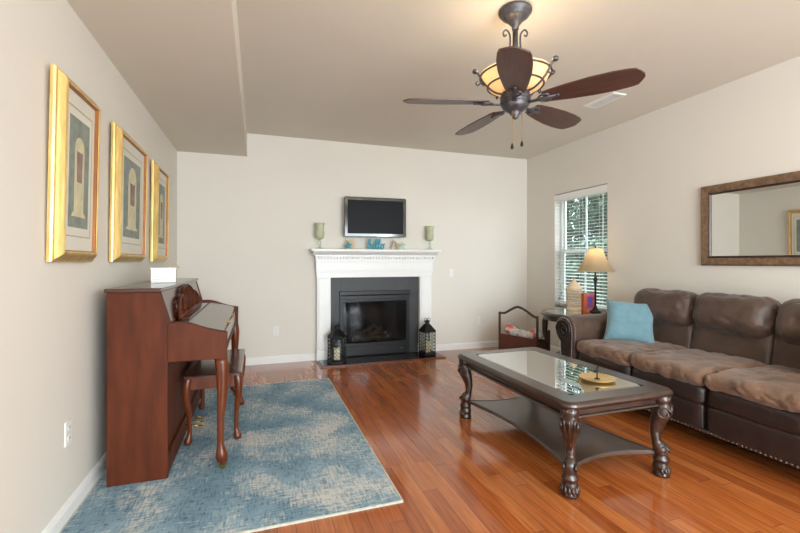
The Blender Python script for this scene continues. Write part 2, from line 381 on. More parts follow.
# patio door and kitchen window behind the camera
d = struct(MB().box(.72, .80, YF-.12, YF-.04, 0, 2.35).box(3.02, 3.1, YF-.12, YF-.04, 0, 2.35).box(.8, 3.02, YF-.12, YF-.04, 2.27, 2.35).box(.8, 3.02, YF-.12, YF-.04, 0, .08).box(1.86, 1.96, YF-.12, YF-.04, .08, 2.27).build('door_1', M['white']))
d = struct(MB().box(-.65, -.58, YF-.12, YF-.04, .85, 2.35).box(.40, .47, YF-.12, YF-.04, .85, 2.35).box(-.58, .40, YF-.12, YF-.04, 2.28, 2.35).box(-.58, .40, YF-.12, YF-.04, .85, .92).build('window_2', M['white']))
def baseboard(name, segs, axis, at, sgn):
    m = MB()
    for a, b in segs:
        prof = [(0, 0), (sgn*.016, 0), (sgn*.016, .065), (sgn*.009, .082), (0, .088)]
        prof = [(at+p, z) for p, z in prof]
        if axis == 'y': m.prism(prof, 'y', a, b)
        else: m.prism([(p, z) for p, z in prof], 'x', a, b)
    struct(m.build(name, M['white']))
baseboard('baseboard_left', [(YF, YB)], 'y', XL, 1)
baseboard('baseboard_right', [(YF, YB)], 'y', XR, -1)
baseboard('baseboard_back', [(XL+.016, .675), (2.225, XR-.016)], 'x', YB, -1)

# window in the right wall
win = struct(MB().box(XR+.085, XR+.14, WY0, WY0+.04, WZ0, WZ1).box(XR+.085, XR+.14, WY1-.04, WY1, WZ0, WZ1).box(XR+.085, XR+.14, WY0+.04, WY1-.04, WZ1-.04, WZ1).box(XR+.085, XR+.14, WY0+.04, WY1-.04, WZ0, WZ0+.04).build('window_1', M['white'], bevel=.003))
mz = 1.36
for nm, z0, z1, dx in (('lower_sash', WZ0+.04, mz+.02, 0), ('upper_sash', mz-.02, WZ1-.04, .018)):
    a, b = WY0+.04, WY1-.04; x0, x1 = XR+.09+dx, XR+.108+dx; yc = (a+b)/2
    s_ = MB().box(x0, x1, a, a+.04, z0, z1).box(x0, x1, b-.04, b, z0, z1).box(x0, x1, a+.04, b-.04, z0, z0+.045).box(x0, x1, a+.04, b-.04, z1-.045, z1).box(x0+.004, x1-.004, yc-.011, yc+.011, z0+.045, z1-.045).build(nm, M['white'], win)
    MB().box(x0+.007, x0+.011, a+.04, b-.04, z0+.045, z1-.045).build('pane', M['glass'], s_)
MB().box(XR-.012, XR+.088, WY0+.0, WY1, WZ0-.02, WZ0).build('window_sill', M['white'], win)
# blind
bl = thing('window_blind', 'white slatted blind hanging in the window above the end table', 'blind', (XR+.035, (WY0+WY1)/2, 2.1))
hw = (WY1-WY0)/2-.008
MB().box(-.032, -.018, -hw-.004, hw+.004, -.075, .012).box(-.018, .03, -hw, hw, -.045, .005).build('valance', M['white'], bl, bevel=.004)
m = MB(); z = -.095; ns = 0
while z > -1.40:
    T = Tr(0, 0, z) @ Ry(math.radians(-9)); k = len(m.v); m.T = T
    m.box(-.024, .024, -hw, hw, -.0014, .0014); m.T = Matrix(); z -= .0405; ns += 1
m.build('slats', M['slat'], bl)
MB().box(-.024, .024, -hw, hw, -1.435, -1.415).build('bottom_rail', M['white'], bl, bevel=.003)
for yy in (-hw+.12, 0, hw-.12):
    MB().tube([(-.026, yy, -.05), (-.026, yy, -1.43)], .0012, 6).tube([(.026, yy, -.05), (.026, yy, -1.43)], .0012, 6).build('ladder_cord', M['white'], bl)
MB().tube([(-.03, -hw+.06, -.06), (-.032, -hw+.06, -.75)], .004, 8).build('tilt_wand', M['plastic'], bl)

# outside
struct(MB().box(4.2, 40, -10, 45, -.6, -.5).build('ground', M['stone']))
def tree(name, x, y, hgt, rad, n, lm, label, seed, tz=.25):
    r_ = random.Random(seed); t = thing(name, label, 'tree', (x, y, -.5), 0, None)
    MB().tube(crm([(0,0,0), (.1,.05,hgt*.3), (-.05,.1,hgt*.6), (0,0,hgt*.85)], 4), [.13*(1-.8*i/12) for i in range(13)], 8).build('trunk', M['trunk'], t)
    m = MB()
    for i in range(n):
        while True:
            p = Vector((r_.uniform(-1,1), r_.uniform(-1,1), r_.uniform(-1,1)))
            if .2 < p.length < 1 and noise.noise(p*3+Vector((seed,0,0))) > -.12: break
        c = Vector((p.x*rad, p.y*rad, hgt*(tz+(1-tz)/2)+p.z*hgt*(1-tz)/2))
        R = Matrix.Rotation(r_.uniform(0, 6.28), 3, 'Z') @ Matrix.Rotation(r_.uniform(-1.2, 1.2), 3, 'X')
        s = r_.uniform(.05, .10)
        q = [Vector((-s*.5, 0, 0)), Vector((0, -s, .01)), Vector((s*.5, 0, 0)), Vector((0, s, .01))]
        k = len(m.v); m.v += [tuple(c+R@v) for v in q]; m.f.append((k, k+1, k+2, k+3))
    m.build('foliage', lm, t)
tree('tree', 7.4, 8.0, 3.9, 1.2, 6500, M['leaf'], 'leafy green tree outside, nearest the left half of the window', 3)
tree('tree', 9.9, 9.0, 4.8, 1.3, 6000, M['leaf'], 'leafy green tree outside, seen through the right half of the window', 5)
tree('tree', 11.0, 12.6, 5.6, 1.9, 6500, M['leaf'], 'tall green tree standing farthest back outside the window', 8)
tree('shrub', 5.9, 5.9, 2.2, .75, 4500, M['leaf2'], 'low green shrub outside behind the table lamp', 11, .08)
tree('shrub', 5.9, 7.4, 1.7, .5, 4000, M['leaf2'], 'low green shrub outside behind the white pierced lantern', 13, .08)

# outlets and switch
def plate(loc, rz, label, cat='outlet', name='wall_outlet'):
    t = thing(name, label, cat, loc, rz)
    MB(Rx(PI/2)).sweep(rrect(.072, .116, .006, 3), [(0, 0), (0, .004), (.003, .006)], closed=False, cap=True).build('cover_plate', M['plastic'], t)
    if cat == 'outlet':
        for z in (-.028, .022):
            r_ = MB().box(-.017, .017, -.0085, -.0055, z-.012+.003, z+.014).build('receptacle', M['white'], t, bevel=.002)
            MB().box(-.008, -.005, -.0095, -.008, z, z+.009).box(.005, .008, -.0095, -.008, z, z+.009).build('slot', M['slot'], r_)
    else:
        r_ = MB().box(-.017, .017, -.0085, -.0055, -.033, .033).build('switch_rocker', M['white'], t, bevel=.001)
        MB().box(-.005, .005, -.016, -.008, -.006, .01).build('toggle', M['white'], r_)
plate((.206, YB, .387), 0, 'white outlet low on the wall between the piano and fireplace')
plate((2.955, YB, .381), 0, 'white outlet low on the wall right of the fireplace')
plate((XL, 2.393, .407), PI/2, 'white outlet low on the wall in front of the piano')
plate((2.533, YB, 1.066), 0, 'white light switch on the wall right of the mantel', 'switch', 'light_switch')

# ceiling vent
v = thing('ceiling_vent', 'white rectangular ceiling vent behind the fan', 'vent', (3.08, 3.08, H), math.radians(0))
MB().sweep(rrect(.16, .36, .004, 2), [(0, 0), (0, -.004), (.006, -.009), (.028, -.009), (.028, 0)]).build('vent_frame', M['white'], v)
m = MB()
for i in range(9):
    m.T = Tr(-.045+i*.0112, 0, -.006) @ Ry(math.radians(62)); m.box(-.004, .004, -.15, .15, -.0006, .0006)
m.build('louvers', M['plastic'], v)
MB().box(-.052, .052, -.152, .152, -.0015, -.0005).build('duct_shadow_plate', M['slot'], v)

# ------------------------------------------------------------------ rug
t = thing('area_rug', 'blue and cream distressed area rug under the piano', 'rug', (-.072, 3.17, 0))
RW, RD = 1.535, 2.34
m = MB(); nx, ny = 60, 96; V = []; F = []
def rz_(x, y): 
    a = .009+.0035*max(0, 1-abs((y+ .62+.12*x))/.03)*(1 if x < .1 else 0)
    return a+.002*noise.noise(Vector((x*3, y*3, 0)))
for j in range(ny+1):
    for i in range(nx+1):
        x = -RW/2+RW*i/nx; y = -RD/2+RD*j/ny; V.append((x, y, rz_(x, y)))
for j in range(ny):
    for i in range(nx): k = j*(nx+1)+i; F.append((k, k+1, k+nx+2, k+nx+1))
m.add(V, F); m.build('pile', M['rug'], t, smooth=True)
MB().sweep(rrect(RW+.012, RD+.012, .008, 2), [(0, .001), (0, .008), (.008, .011), (.011, .008), (.011, .001)]).build('binding', M['rug_edge'], t)

# ------------------------------------------------------------------ fireplace
FC = 1.443; 
fp = thing('fireplace', 'white mantel fireplace with dark slate surround under the television', 'fireplace', (FC, YB, 0))
# local: x about centre, y negative = into room
def pilaster(sx):
    m = MB(); x0, x1 = (-.76, -.591) if sx < 0 else (.591, .76)
    m.box(x0, x1, -.085, 0, 0, 1.04)
    m.box(x0-.008, x1+.008, -.097, 0, 0, .13)
    m.box(x0+.018, x1-.018, -.094, 0, .15, 1.02)
    return m
for sx in (-1, 1): pilaster(sx).build('pilaster', M['white'], fp, bevel=.004)
m = MB()
m.box(-.765, .765, -.095, 0, 1.025, 1.09); m.box(-.772, .772, -.112, 0, 1.09, 1.115); m.box(-.772, .772, -.106, 0, 1.115, 1.215)
m.box(-.778, .778, -.118, 0, 1.215, 1.23); m.box(-.775, .775, -.112, 0, 1.23, 1.285)
m.box(-.79, .79, -.128, 0, 1.285, 1.305)
m.prism([(0, 1.305), (-.135, 1.305), (-.15, 1.318), (-.175, 1.330), (-.19, 1.345), (-.19, 1.35), (0, 1.35)], 'x', -.815, .815)
m.build('entablature', M['white'], fp, bevel=.003)
m = MB(); k = -.785
while k < .77: m.box(k, k+.02, -.150, -.11, 1.256, 1.284); k += .0385
m.build('dentil_molding', M['white'], fp)
MB().box(-.845, .845, -.215, 0, 1.35, 1.378).build('mantel_shelf', M['white'], fp, bevel=.006)
# slate surround
MB().box(-.591, -.458, -.035, 0, .02, 1.03).box(.445, .591, -.035, 0, .02, 1.03).box(-.458, .445, -.035, 0, .80, 1.03).build('slate_surround', M['slate'], fp, bevel=.002)
# insert
ins = MB().box(-.47, -.425, -.055, -.03, .03, .85).box(.412, .457, -.055, -.03, .03, .85).box(-.425, .412, -.055, -.03, .715, .745).box(-.425, .412, -.055, -.03, .15, .185).build('gas_insert', M['black'], fp, bevel=.002)
MB().box(-.478, .465, -.075, -.035, .80, .85).box(-.47, .457, -.065, -.035, .745, .79).build('louver_hood', M['black'], ins, bevel=.004)
MB().box(-.425, .412, -.05, -.035, .03, .148).build('lower_grille', M['black'], ins, bevel=.004)
MB().box(.33, .37, -.056, -.05, .085, .092).build('gas_badge', M['tv_silver'], ins)
MB().box(-.425, .412, -.044, -.040, .185, .715).build('glass_front', M['fire_glass'], ins)
MB().box(-.455, .443, .40, .41, .02, .80).box(-.457, -.447, -.03, .4, .02, .80).box(.435, .444, -.03, .4, .02, .80).box(-.455, .443, -.03, .4, .785, .795).box(-.455, .443, -.03, .4, .02, .14).build('firebox', M['black_matte'], ins)
for a, b, r in (((-.27, .10, .21), (.25, .12, .22), .045), ((-.22, .22, .24), (.22, .2, .24), .05), ((-.2, .08, .25), (-.02, .2, .33), .032), ((.18, .07, .25), (.03, .2, .34), .034), ((-.05, .07, .27), (.12, .1, .33), .026)):
    a = Vector(a); b = Vector(b); n_ = 9
    pts = [a.lerp(b, i/n_)+Vector((0, 0, .012*math.sin(i*1.7))) for i in range(n_+1)]
    MB().tube(pts, [r*(1+.18*math.sin(i*2.3)) for i in range(n_+1)], 10).build('log', M['log'], ins, smooth=True)
# hearth slab on the floor
h = thing('hearth_slab', 'dark granite hearth slab on the floor before the fireplace', 'hearth', (FC, YB, 0))
MB().box(-.74, .79, -.40, -.10, .0, .018).box(-.585, .585, -.10, -.0, .0, .018).build('slab', M['hearth'], h)
MB().box(-.765, -.74, -.425, -.10, 0, .015).box(.79, .815, -.425, -.10, 0, .015).box(-.74, .79, -.425, -.40, 0, .015).build('border', M['hearth_trim'], h, bevel=.003)

# lanterns
def lantern(loc, rz, n, label, hgt=.5, w_=.095, ring=True):
    t = thing('candle_lantern', label, 'lantern', loc, rz, 'lanterns on the hearth')
    def poly(r, off=0): return [(r*math.cos(2*PI*(i+.5)/n), r*math.sin(2*PI*(i+.5)/n)) for i in range(n)]
    MB().sweep(lambda o: poly(w_*1.12-o), [(0, .006), (0, .02), (.012, .034)], closed=False, cap=True).build('base', M['black'], t)
    for i in range(n):
        a = 2*PI*(i+.5)/n
        MB().lathe([(.009, 0), (.011, .003), (.006, .008)], 8, (w_*.95*math.cos(a), w_*.95*math.sin(a), 0)).build('foot', M['black'], t)
    z0, z1 = .03, hgt*.66; fr = MB()
    P = poly(w_)
    for i in range(n):
        x, y = P[i]; fr.tube([(x, y, z0), (x, y, z1)], .0065, 4)
        x2, y2 = P[(i+1) % n]
        for zz in (z0+.012, z1-.008): fr.tube([(x, y, zz), (x2, y2, zz)], .006, 4)
    fr.build('corner_posts', M['black'], t)
    for i in range(n):
        a = Vector((*P[i], 0)); b = Vector((*P[(i+1) % n], 0)); ins_ = .94
        g = MB(); A = a*ins_; B = b*ins_
        g.add([(A.x, A.y, z0+.01), (B.x, B.y, z0+.01), (B.x, B.y, z1-.01), (A.x, A.y, z1-.01)], [(0, 1, 2, 3)])
        pane = g.build('glass_pane', M['lantern_glass'], t)
        if n == 4 or i % 1 == 0:
            lt = MB(); cols = 3 if n == 4 else 2; rows = 6
            cw = (z1-z0-.02)/rows
            for r_ in range(rows):
                for c_ in range(cols):
                    cx_ = (c_+.5)/cols; zc = z0+.01+cw*(r_+.5); q = []
                    for s in range(10):
                        th = 2*PI*s/10; p = a.lerp(b, cx_+math.cos(th)*.46/cols); q.append((p.x, p.y, zc+math.sin(th)*cw*.5))
                    lt.tube(q, .0021, 4, closed=True)
            lt.build('lattice', M['black'], t)
    prof = [(0, z1), (0, z1+.012), (.012, z1+.02), (w_*.45, z1+hgt*.12), (w_*.72, z1+hgt*.19)]
    MB().sweep(lambda o: poly(w_*1.1-o), prof, closed=False, cap=True).build('roof', M['black'], t)
    zt = z1+hgt*.19
    MB().lathe([(.028, zt-.006), (.028, zt+.03), (.034, zt+.034), (.034, zt+.04), (.018, zt+.05), (.006, zt+.058)], 12).build('vent_cap', M['black'], t)
    if ring:
        R = .034
        MB().tube([(R*math.cos(2*PI*i/20), 0, zt+.045+R*math.sin(2*PI*i/20)) for i in range(20)], .003, 6, closed=True).build('ring_handle', M['black'], t)
    else:
        m = MB()
        for s in (-1, 1): m.tube(crm([(s*.03, 0, zt+.02), (s*.048, 0, zt+.05), (s*.03, 0, zt+.075), (s*.012, 0, zt+.07), (0,0,zt+.065)], 4), .0035, 6)
        m.build('scroll_handle', M['black'], t)
    c = MB().lathe([(.033, .034), (.034, .04), (.034, .17), (.03, .175), (.01, .17)], 20).build('pillar_candle', M['wax'], t, smooth=True)
    MB().tube([(0,0,.168), (.002,0,.182)], .0015, 5).build('wick', M['black'], c)
lantern((.895, YB-.27, .018), .35, 6, 'black hexagonal candle lantern at the left side of the hearth', .47, .105, True)
lantern((2.075, YB-.245, .018), .15, 4, 'black square candle lantern at the right side of the hearth', .47, .105, False)

# ------------------------------------------------------------------ television
tv = thing('television', 'black flat television mounted on the wall above the mantel', 'television', (1.42, YB-.02, 1.785), math.radians(-3))
MB().box(-.15, .15, -.02, .0, -.12, .12).box(-.05, .05, -.05, -.02, -.1, .1).build('wall_bracket', M['black'], tv)
MB(Tr(0, -.125, 0) @ Rx(math.radians(90))).sweep(rrect(.80, .50, .02, 4), [(.03, -.07), (0, -.045), (0, 0), (.006, .008), (.04, .008), (.043, .003), (.043, -.07)]).build('bezel', M['tv_frame'], tv, smooth=False)
MB().box(-.36, .36, -.128, -.1, -.205, .205).build('screen', M['tv_screen'], tv)
MB().box(-.395, .395, -.131, -.118, -.247, -.222).build('lower_trim', M['tv_silver'], tv, bevel=.004)
MB().box(.385, .399, -.131, -.118, -.222, .19).build('side_trim', M['tv_silver'], tv, bevel=.003)
MB().box(-.02, .03, -.136, -.131, -.222, -.213).build('maker_mark', M['plastic'], tv)

# mantel top things
MZ = 1.378
def holder(x, label):
    t = thing('candle_holder', label, 'candle holder', (x, YB-.1, MZ), 0, 'glass candle holders on the mantel'); t.scale = (1.16, 1.16, 1.18)
    MB().lathe([(.036, 0), (.038, .006), (.03, .014), (.012, .02), (.008, .028), (.019, .038), (.019, .046), (.008, .056), (.017, .066), (.017, .074), (.008, .084), (.012, .098), (.03, .105)], 20).build('stem', M['crystal'], t, smooth=True)
    MB().lathe([(.026, .103), (.042, .12), (.05, .15), (.048, .175), (.042, .20), (.044, .23), (.056, .268), (.052, .268), (.04, .23), (.038, .20), (.044, .175), (.045, .15), (.038, .125), (.01, .112)], 28).build('cup', M['green_glass'], t, smooth=True)
    MB().lathe([(.03, .118), (.03, .20), (.01, .205)], 16).build('candle', M['wax'], t, smooth=True)
holder(.715, 'green glass candle holder on the left end of the mantel')
holder(2.17, 'green glass candle holder on the right end of the mantel')
# hello word
P = [(-.05,.1),(.1,.25),(.3,.75),(.3,1.0),(.2,1.02),(.12,.8),(.12,.4),(.12,.0),(.16,.3),(.3,.5),(.42,.4),(.42,.1),(.52,.02),(.68,.16),(.84,.34),(.78,.5),(.66,.46),(.6,.22),(.7,.03),(.86,.04),(1.0,.25),(1.18,.75),(1.16,1.0),(1.06,1.0),(1.0,.75),(1.0,.2),(1.08,.03),(1.2,.06),(1.32,.25),(1.5,.75),(1.48,1.0),(1.38,1.0),(1.32,.75),(1.32,.2),(1.4,.03),(1.52,.08),(1.62,.3),(1.76,.48),(1.9,.42),(1.96,.22),(1.86,.03),(1.7,.03),(1.62,.22),(1.7,.44),(1.9,.46),(2.1,.52)]
S = .115
pts = crm([(x*S*.93, 0, z*S+.012) for x, z in P], 5)
o = MB().tube(pts, .0085, 8, flat=(1, 1)).build('word_sign', M['teal'], smooth=True)
tag(o, 'teal cursive hello word sign standing on the mantel', 'sign', None, (1.315, YB-.115, MZ-.001))
def starfish(name, m_, loc, lean, rz, s, label):
    m = MB(Rz(rz) @ Rx(lean)); V = [(0, -.012*s/.06, 0), (0, .01*s/.06, 0)]; n = 10
    for i in range(n):
        a = PI/2+2*PI*i/n; r = s if i % 2 == 0 else s*.42; V.append((r*math.cos(a), 0, r*math.sin(a)))
    F = [(0, 2+i, 2+(i+1) % n) for i in range(n)]+[(1, 2+(i+1) % n, 2+i) for i in range(n)]
    m.add(V, F); zmin = min(v[2] for v in m.v)
    o = m.build(name, m_, bevel=.002); tag(o, label, 'ornament', 'ornaments beside the hello sign', (loc[0], loc[1], MZ-zmin))
starfish('starfish', M['teal'], (1.065, YB-.14, 0), math.radians(-14), .1, .058, 'small teal starfish leaning on the tan block left of the hello sign')
starfish('starfish', M['pale'], (1.765, YB-.15, 0), math.radians(-16), -.2, .066, 'pale sage starfish right of the hello sign')
o = MB().box(-.045, .045, -.012, .012, 0, .115).build('wood_block', M['tan'], bevel=.004); tag(o, 'tan upright wooden block on the mantel left of the hello sign', 'ornament', None, (1.10, YB-.09, MZ))
t = thing('tent_ornament', 'tan A-shaped wooden ornament on the mantel right of the hello sign', 'ornament', (1.68, YB-.09, MZ))
for s in (-1, 1): MB().prism([(s*.0, .12), (s*.012, .12), (s*.06, 0), (s*.045, 0), (s*.0, .098)], 'y', -.015, .015).build('leg', M['tan'], t)
MB().box(-.028, .028, -.008, .008, .042, .052).build('crossbar', M['tan'], t)

# ------------------------------------------------------------------ pictures on the left wall
def picture(y0, y1, z0, z1, lean, label, seed):
    W_, H_ = y1-y0, z1-z0
    t = thing('framed_print', label, 'picture', (XL+.006, (y0+y1)/2, z0), 0, 'gold framed prints on the left wall')
    t.rotation_euler = (0, lean, 0)
    # local: x = out of wall, y = along the wall, z up.   loop plane (a,b)->(y,z), depth -> x
    T = Tr(0, 0, H_/2) @ Matrix(((0,0,1,0),(1,0,0,0),(0,1,0,0),(0,0,0,1)))
    MB(T).sweep(rrect(W_, H_, .002, 1), [(0, 0), (0, .012), (.004, .02), (.012, .024), (.02, .033), (.034, .047), (.044, .052), (.05, .05), (.05, 0)]).build('gold_frame', M['gold'], t)
    MB(T).sweep(rrect(W_-.098, H_-.098, .001, 1), [(0, 0), (0, .047), (.005, .043), (.007, .026), (.009, 0)]).build('inner_lip', M['gold_edge'], t)
    iw, ih = W_-.11, H_-.11
    MB(T).box(-iw/2, iw/2, -ih/2, ih/2, .004, .030).build('mat_board', M['mat_board'], t)
    mw = .065 if W_ < .6 else .12
    MB(T).sweep(rrect(iw-mw, ih-.13, .001, 1), [(0, .030), (0, .0312), (.006, .0312), (.006, .030)]).build('mat_rule', M['mat_line'], t)
    aw, ah = iw-mw-.07, ih-.22
    a = MB(T).box(-aw/2, aw/2, -ah/2, ah/2, .030, .031).build('print', M['art'], t)
    # arched niche with column
    cw = aw*.24; m = MB(T); b = -ah*.36; tp = ah*.22
    arch = [(-cw, b), (cw, b), (cw, tp)]+[(cw*math.cos(PI*i/10), tp+cw*1.1*math.sin(PI*i/10)) for i in range(1, 11)]
    m.prism(arch, 'z', .031, .0316); m.prism([(-cw*1.5, b-ah*.04), (cw*1.5, b-ah*.04), (cw*1.2, b), (-cw*1.2, b)], 'z', .031, .0316)
    m.build('arch_motif', M['art_light'], a)
    MB(T).prism([(-cw*.5, tp-ah*.3), (cw*.5, tp-ah*.3), (cw*.62, tp-.01), (-cw*.62, tp-.01)], 'z', .0316, .0322).build('urn_motif', M['art_dark'], a)
    MB(T).box(-iw/2, iw/2, -ih/2, ih/2, .036, .038).build('glazing', M['picture_glass'], t)
picture(2.16, 2.635, 1.222, 2.07, math.radians(1.1), 'gold framed print on the left wall, nearest the camera', 1)
picture(2.95, 3.64, 1.222, 2.075, math.radians(.9), 'widest gold framed print, middle of the three on the left wall', 2)
picture(3.96, 4.47, 1.222, 2.075, math.radians(.7), 'gold framed print on the left wall, nearest the far corner', 3)

# ------------------------------------------------------------------ mirror
MW, MH = 1.25, .70
t = thing('wall_mirror', 'large bronze framed mirror on the right wall above the sofa', 'mirror', (XR-.002, 2.655-MW/2, 1.19))
T = Tr(0, 0, MH/2) @ Matrix(((0,0,-1,0),(-1,0,0,0),(0,1,0,0),(0,0,0,1)))
MB(T).sweep(rrect(MW, MH, .004, 2), [(0, 0), (0, .02), (.006, .03), (.014, .034), (.06, .026), (.068, .022), (.068, 0)]).build('outer_frame', M['bronze'], t)
MB(T).sweep(rrect(MW-.134, MH-.134, .002, 2), [(0, 0), (0, .026), (.006, .03), (.012, .026), (.016, .012), (.016, 0)]).build('inner_frame', M['bronze_dark'], t)
MB(T).box(-(MW-.16)/2, (MW-.16)/2, -(MH-.16)/2, (MH-.16)/2, .003, .012).build('mirror_glass', M['mirror'], t)

# ------------------------------------------------------------------ piano
PX, PY = -.80, 3.35
pn = thing('upright_piano', 'reddish mahogany upright piano with cabriole legs against the left wall', 'piano', (PX, PY, 0))
# local x from 0 (wall side) to .64, y -0.73..0.73 ; world x = PX + x
LB = .73; z0 = .012
side = [(.03, z0), (.322, z0), (.322, .62), (.335, .88), (.285, 1.055), (.03, 1.055)]
for s in (-1, 1):
    a, b = (s*LB, s*(LB-.035)); MB().prism(side, 'y', min(a, b), max(a, b)).build('side_panel', M['piano'], pn, bevel=.004)
armp = [(.32, .66), (.628, .66), (.63, .815), (.60, .82), (.56, .828), (.50, .848), (.44, .872), (.39, .884), (.336, .884), (.32, .87)]
for s in (-1, 1):
    a, b = (s*(LB+.004), s*(LB-.045)); MB().prism(armp, 'y', min(a, b), max(a, b)).build('key_arm', M['piano'], pn, bevel=.005)
MB().box(.02, .297, -LB-.012, LB+.012, 1.055, 1.078).build('top_lid', M['piano_dark'], pn, bevel=.006)
e = LB-.036
MB().prism([(.283, 1.054), (.27, 1.054), (.317, .87), (.332, .87)], 'y', -e, e).build('upper_panel', M['piano_dark'], pn)
MB().box(.03, .05, -e, e, .02, 1.05).build('back_board', M['piano'], pn)
MB().box(.28, .30, -e, e, .13, .66).build('lower_panel', M['piano'], pn)
MB().box(.27, .318, -e, e, z0, .13).build('bottom_rail', M['piano'], pn, bevel=.003)
e2 = LB-.047
MB().box(.30, .615, -e2, e2, .665, .70).build('keybed', M['piano'], pn, bevel=.003)
MB().box(.318, .41, -e2, e2, .845, .865).build('desk_shelf', M['piano_dark'], pn, bevel=.003)
MB().prism([(.41, .845), (.60, .79), (.602, .81), (.585, .822), (.412, .868)], 'y', -e2, e2).build('fallboard', M['piano_dark'], pn, bevel=.003)
MB().box(.592, .61, -e2, e2, .70, .788).build('key_slip', M['piano_dark'], pn, bevel=.003)
for s in (-.2, .2): MB().lathe([(.009, 0), (.009, .012), (.005, .016)], 12, (0,0,0)).build('lid_knob', M['brass'], pn).matrix_local = Tr(.602, s, .80) @ Ry(PI/2)
# fretwork music desk, leaning on the upper panel
md = MB(Tr(.350, 0, .866) @ Ry(math.radians(-13)))
def ov(cy, cz, ry, rz2, r=.0075, a0=0, a1=360, n=28):
    n = max(6, int(n*(a1-a0)/360)); full = (a1-a0) >= 360
    q = [(0, cy+ry*math.cos(math.radians(a0+(a1-a0)*i/n)), cz+rz2*math.sin(math.radians(a0+(a1-a0)*i/n))) for i in range(n if full else n+1)]
    md.tube(q, r, 6, closed=full, flat=(1, .6))
md.box(-.008, .008, -.50, .50, .0, .03)
ov(0, .105, .24, .09, .010)
for c_ in (-.15, -.075, 0, .075, .15): ov(c_, .105, .034, .080*(1-abs(c_)*1.2), .0045)
for s in (-1, 1):
    ov(s*.31, .075, .085, .05, .009); ov(s*.31, .075, .045, .03, .006)
    md.tube(crm([(0, s*.22, .135), (0, s*.30, .132), (0, s*.40, .105), (0, s*.46, .06), (0, s*.49, .028)], 5), .010, 6)
    md.tube(crm([(0, s*.40, .09), (0, s*.44, .06), (0, s*.42, .035), (0, s*.39, .05)], 5), .006, 6)
md.build('music_desk', M['piano'], pn, smooth=True)
MB().box(.336, .40, -.50, .50, .8655, .876).build('desk_ledge', M['piano_dark'], pn, bevel=.003)
def cabriole(h_, r0, out, bow=.018, ankle=.013):
    """x = outward along the leg's diagonal; returns path and radii going from the top down"""
    tab_x = [(0, 0), (.12, bow*.9), (.3, bow), (.6, -bow*.25), (.85, -bow*.35), (.95, bow*.3), (1, bow*.7)]
    tab_r = [(0, r0), (.10, r0*1.08), (.3, r0*.86), (.6, r0*.55), (.85, ankle), (.92, ankle*1.5), (.97, ankle*2.0), (1, ankle*1.5)]
    P, R = [], []
    for i in range(25):
        t_ = i/24; P.append((interp(tab_x, t_)*out[0], interp(tab_x, t_)*out[1], h_*(1-t_))); R.append(interp(tab_r, t_))
    return P, R
for s in (-1, 1):
    P_, R_ = cabriole(.60, .036, (.7, 0), .012, .019)
    lg = MB(Tr(.595, s*(LB-.03), .062)).tube(P_, R_, 14)
    lg.T = Matrix(); lg.lathe([(.022, .045), (.026, .055), (.026, .075), (.02, .085)], 14, (.605, s*(LB-.03), 0))
    l = lg.build('leg', M['leg_wood'], pn, smooth=True)
    cs = MB().lathe([(.014, .034), (.019, .038), (.022, .066), (.016, .072)], 12, (.605, s*(LB-.03), 0))
    cs.build('caster_cup', M['brass'], l, smooth=True)
    MB(Tr(.605, s*(LB-.03), .018+z0) @ Rx(PI/2)).lathe([(.007, -.011), (.0185, -.010), (.0185, .010), (.007, .011)], 16).build('caster_wheel', M['brass'], l)
for s in (-.085, 0, .085):
    MB().tube(crm([(.30, s, .075), (.36, s, .072), (.40, s, .055), (.43, s, .052)], 4), [.006]*5+[.009]*4+[.012]*4, 8, flat=(.5, 1.2)).build('pedal', M['brass'], pn, smooth=True)

# bench
bx, by = -.285, 3.41
bn = thing('piano_bench', 'small reddish wooden bench with curved legs tucked under the piano', 'bench', (bx, by, 0))
MB().sweep(rrect(.36, .80, .01, 2), [(0, .458), (.0, .470), (.006, .478)], closed=False, cap=True).build('seat', M['piano_dark'], bn)
MB().box(-.16, .16, -.37, -.352, .375, .457).box(-.16, .16, .352, .37, .375, .457).box(-.16, -.142, -.352, .352, .375, .457).box(.142, .16, -.352, .352, .375, .457).build('apron', M['leg_wood'], bn, bevel=.003)
for sx in (-1, 1):
    for sy in (-1, 1):
        P_, R_ = cabriole(.445, .026, (sx*.8, sy*.6), .016, .014)
        MB(Tr(sx*.148, sy*.355, .0165)).tube(P_, R_, 12).build('leg', M['leg_wood'], bn, smooth=True)

# white box on the piano
t = thing('white_box', 'small white keepsake box standing on the piano lid', 'box', (-.625, 3.28, 1.078), math.radians(12))
MB().box(-.075, .075, -.05, .05, 0, .093).build('body', M['white'], t, bevel=.004)
MB().box(-.079, .079, -.054, .054, .093, .105).build('lid', M['white'], t, bevel=.003)
MB().box(-.06, .055, -.0515, -.0503, .066, .069).box(-.06, .06, -.0515, -.0503, .045, .048).box(-.06, .04, -.0515, -.0503, .025, .028).build('faded_lines', M['pale'], t)
MB().tube(crm([(.03, -.02, .108), (.055, -.03, .125), (.085, -.035, .118), (.095, -.04, .10)], 5), .004, 6).tube(crm([(.05, -.03, .11), (.07, .0, .13), (.09, -.01, .122)], 5), .0035, 6).build('twig', M['tan'], t, smooth=True)

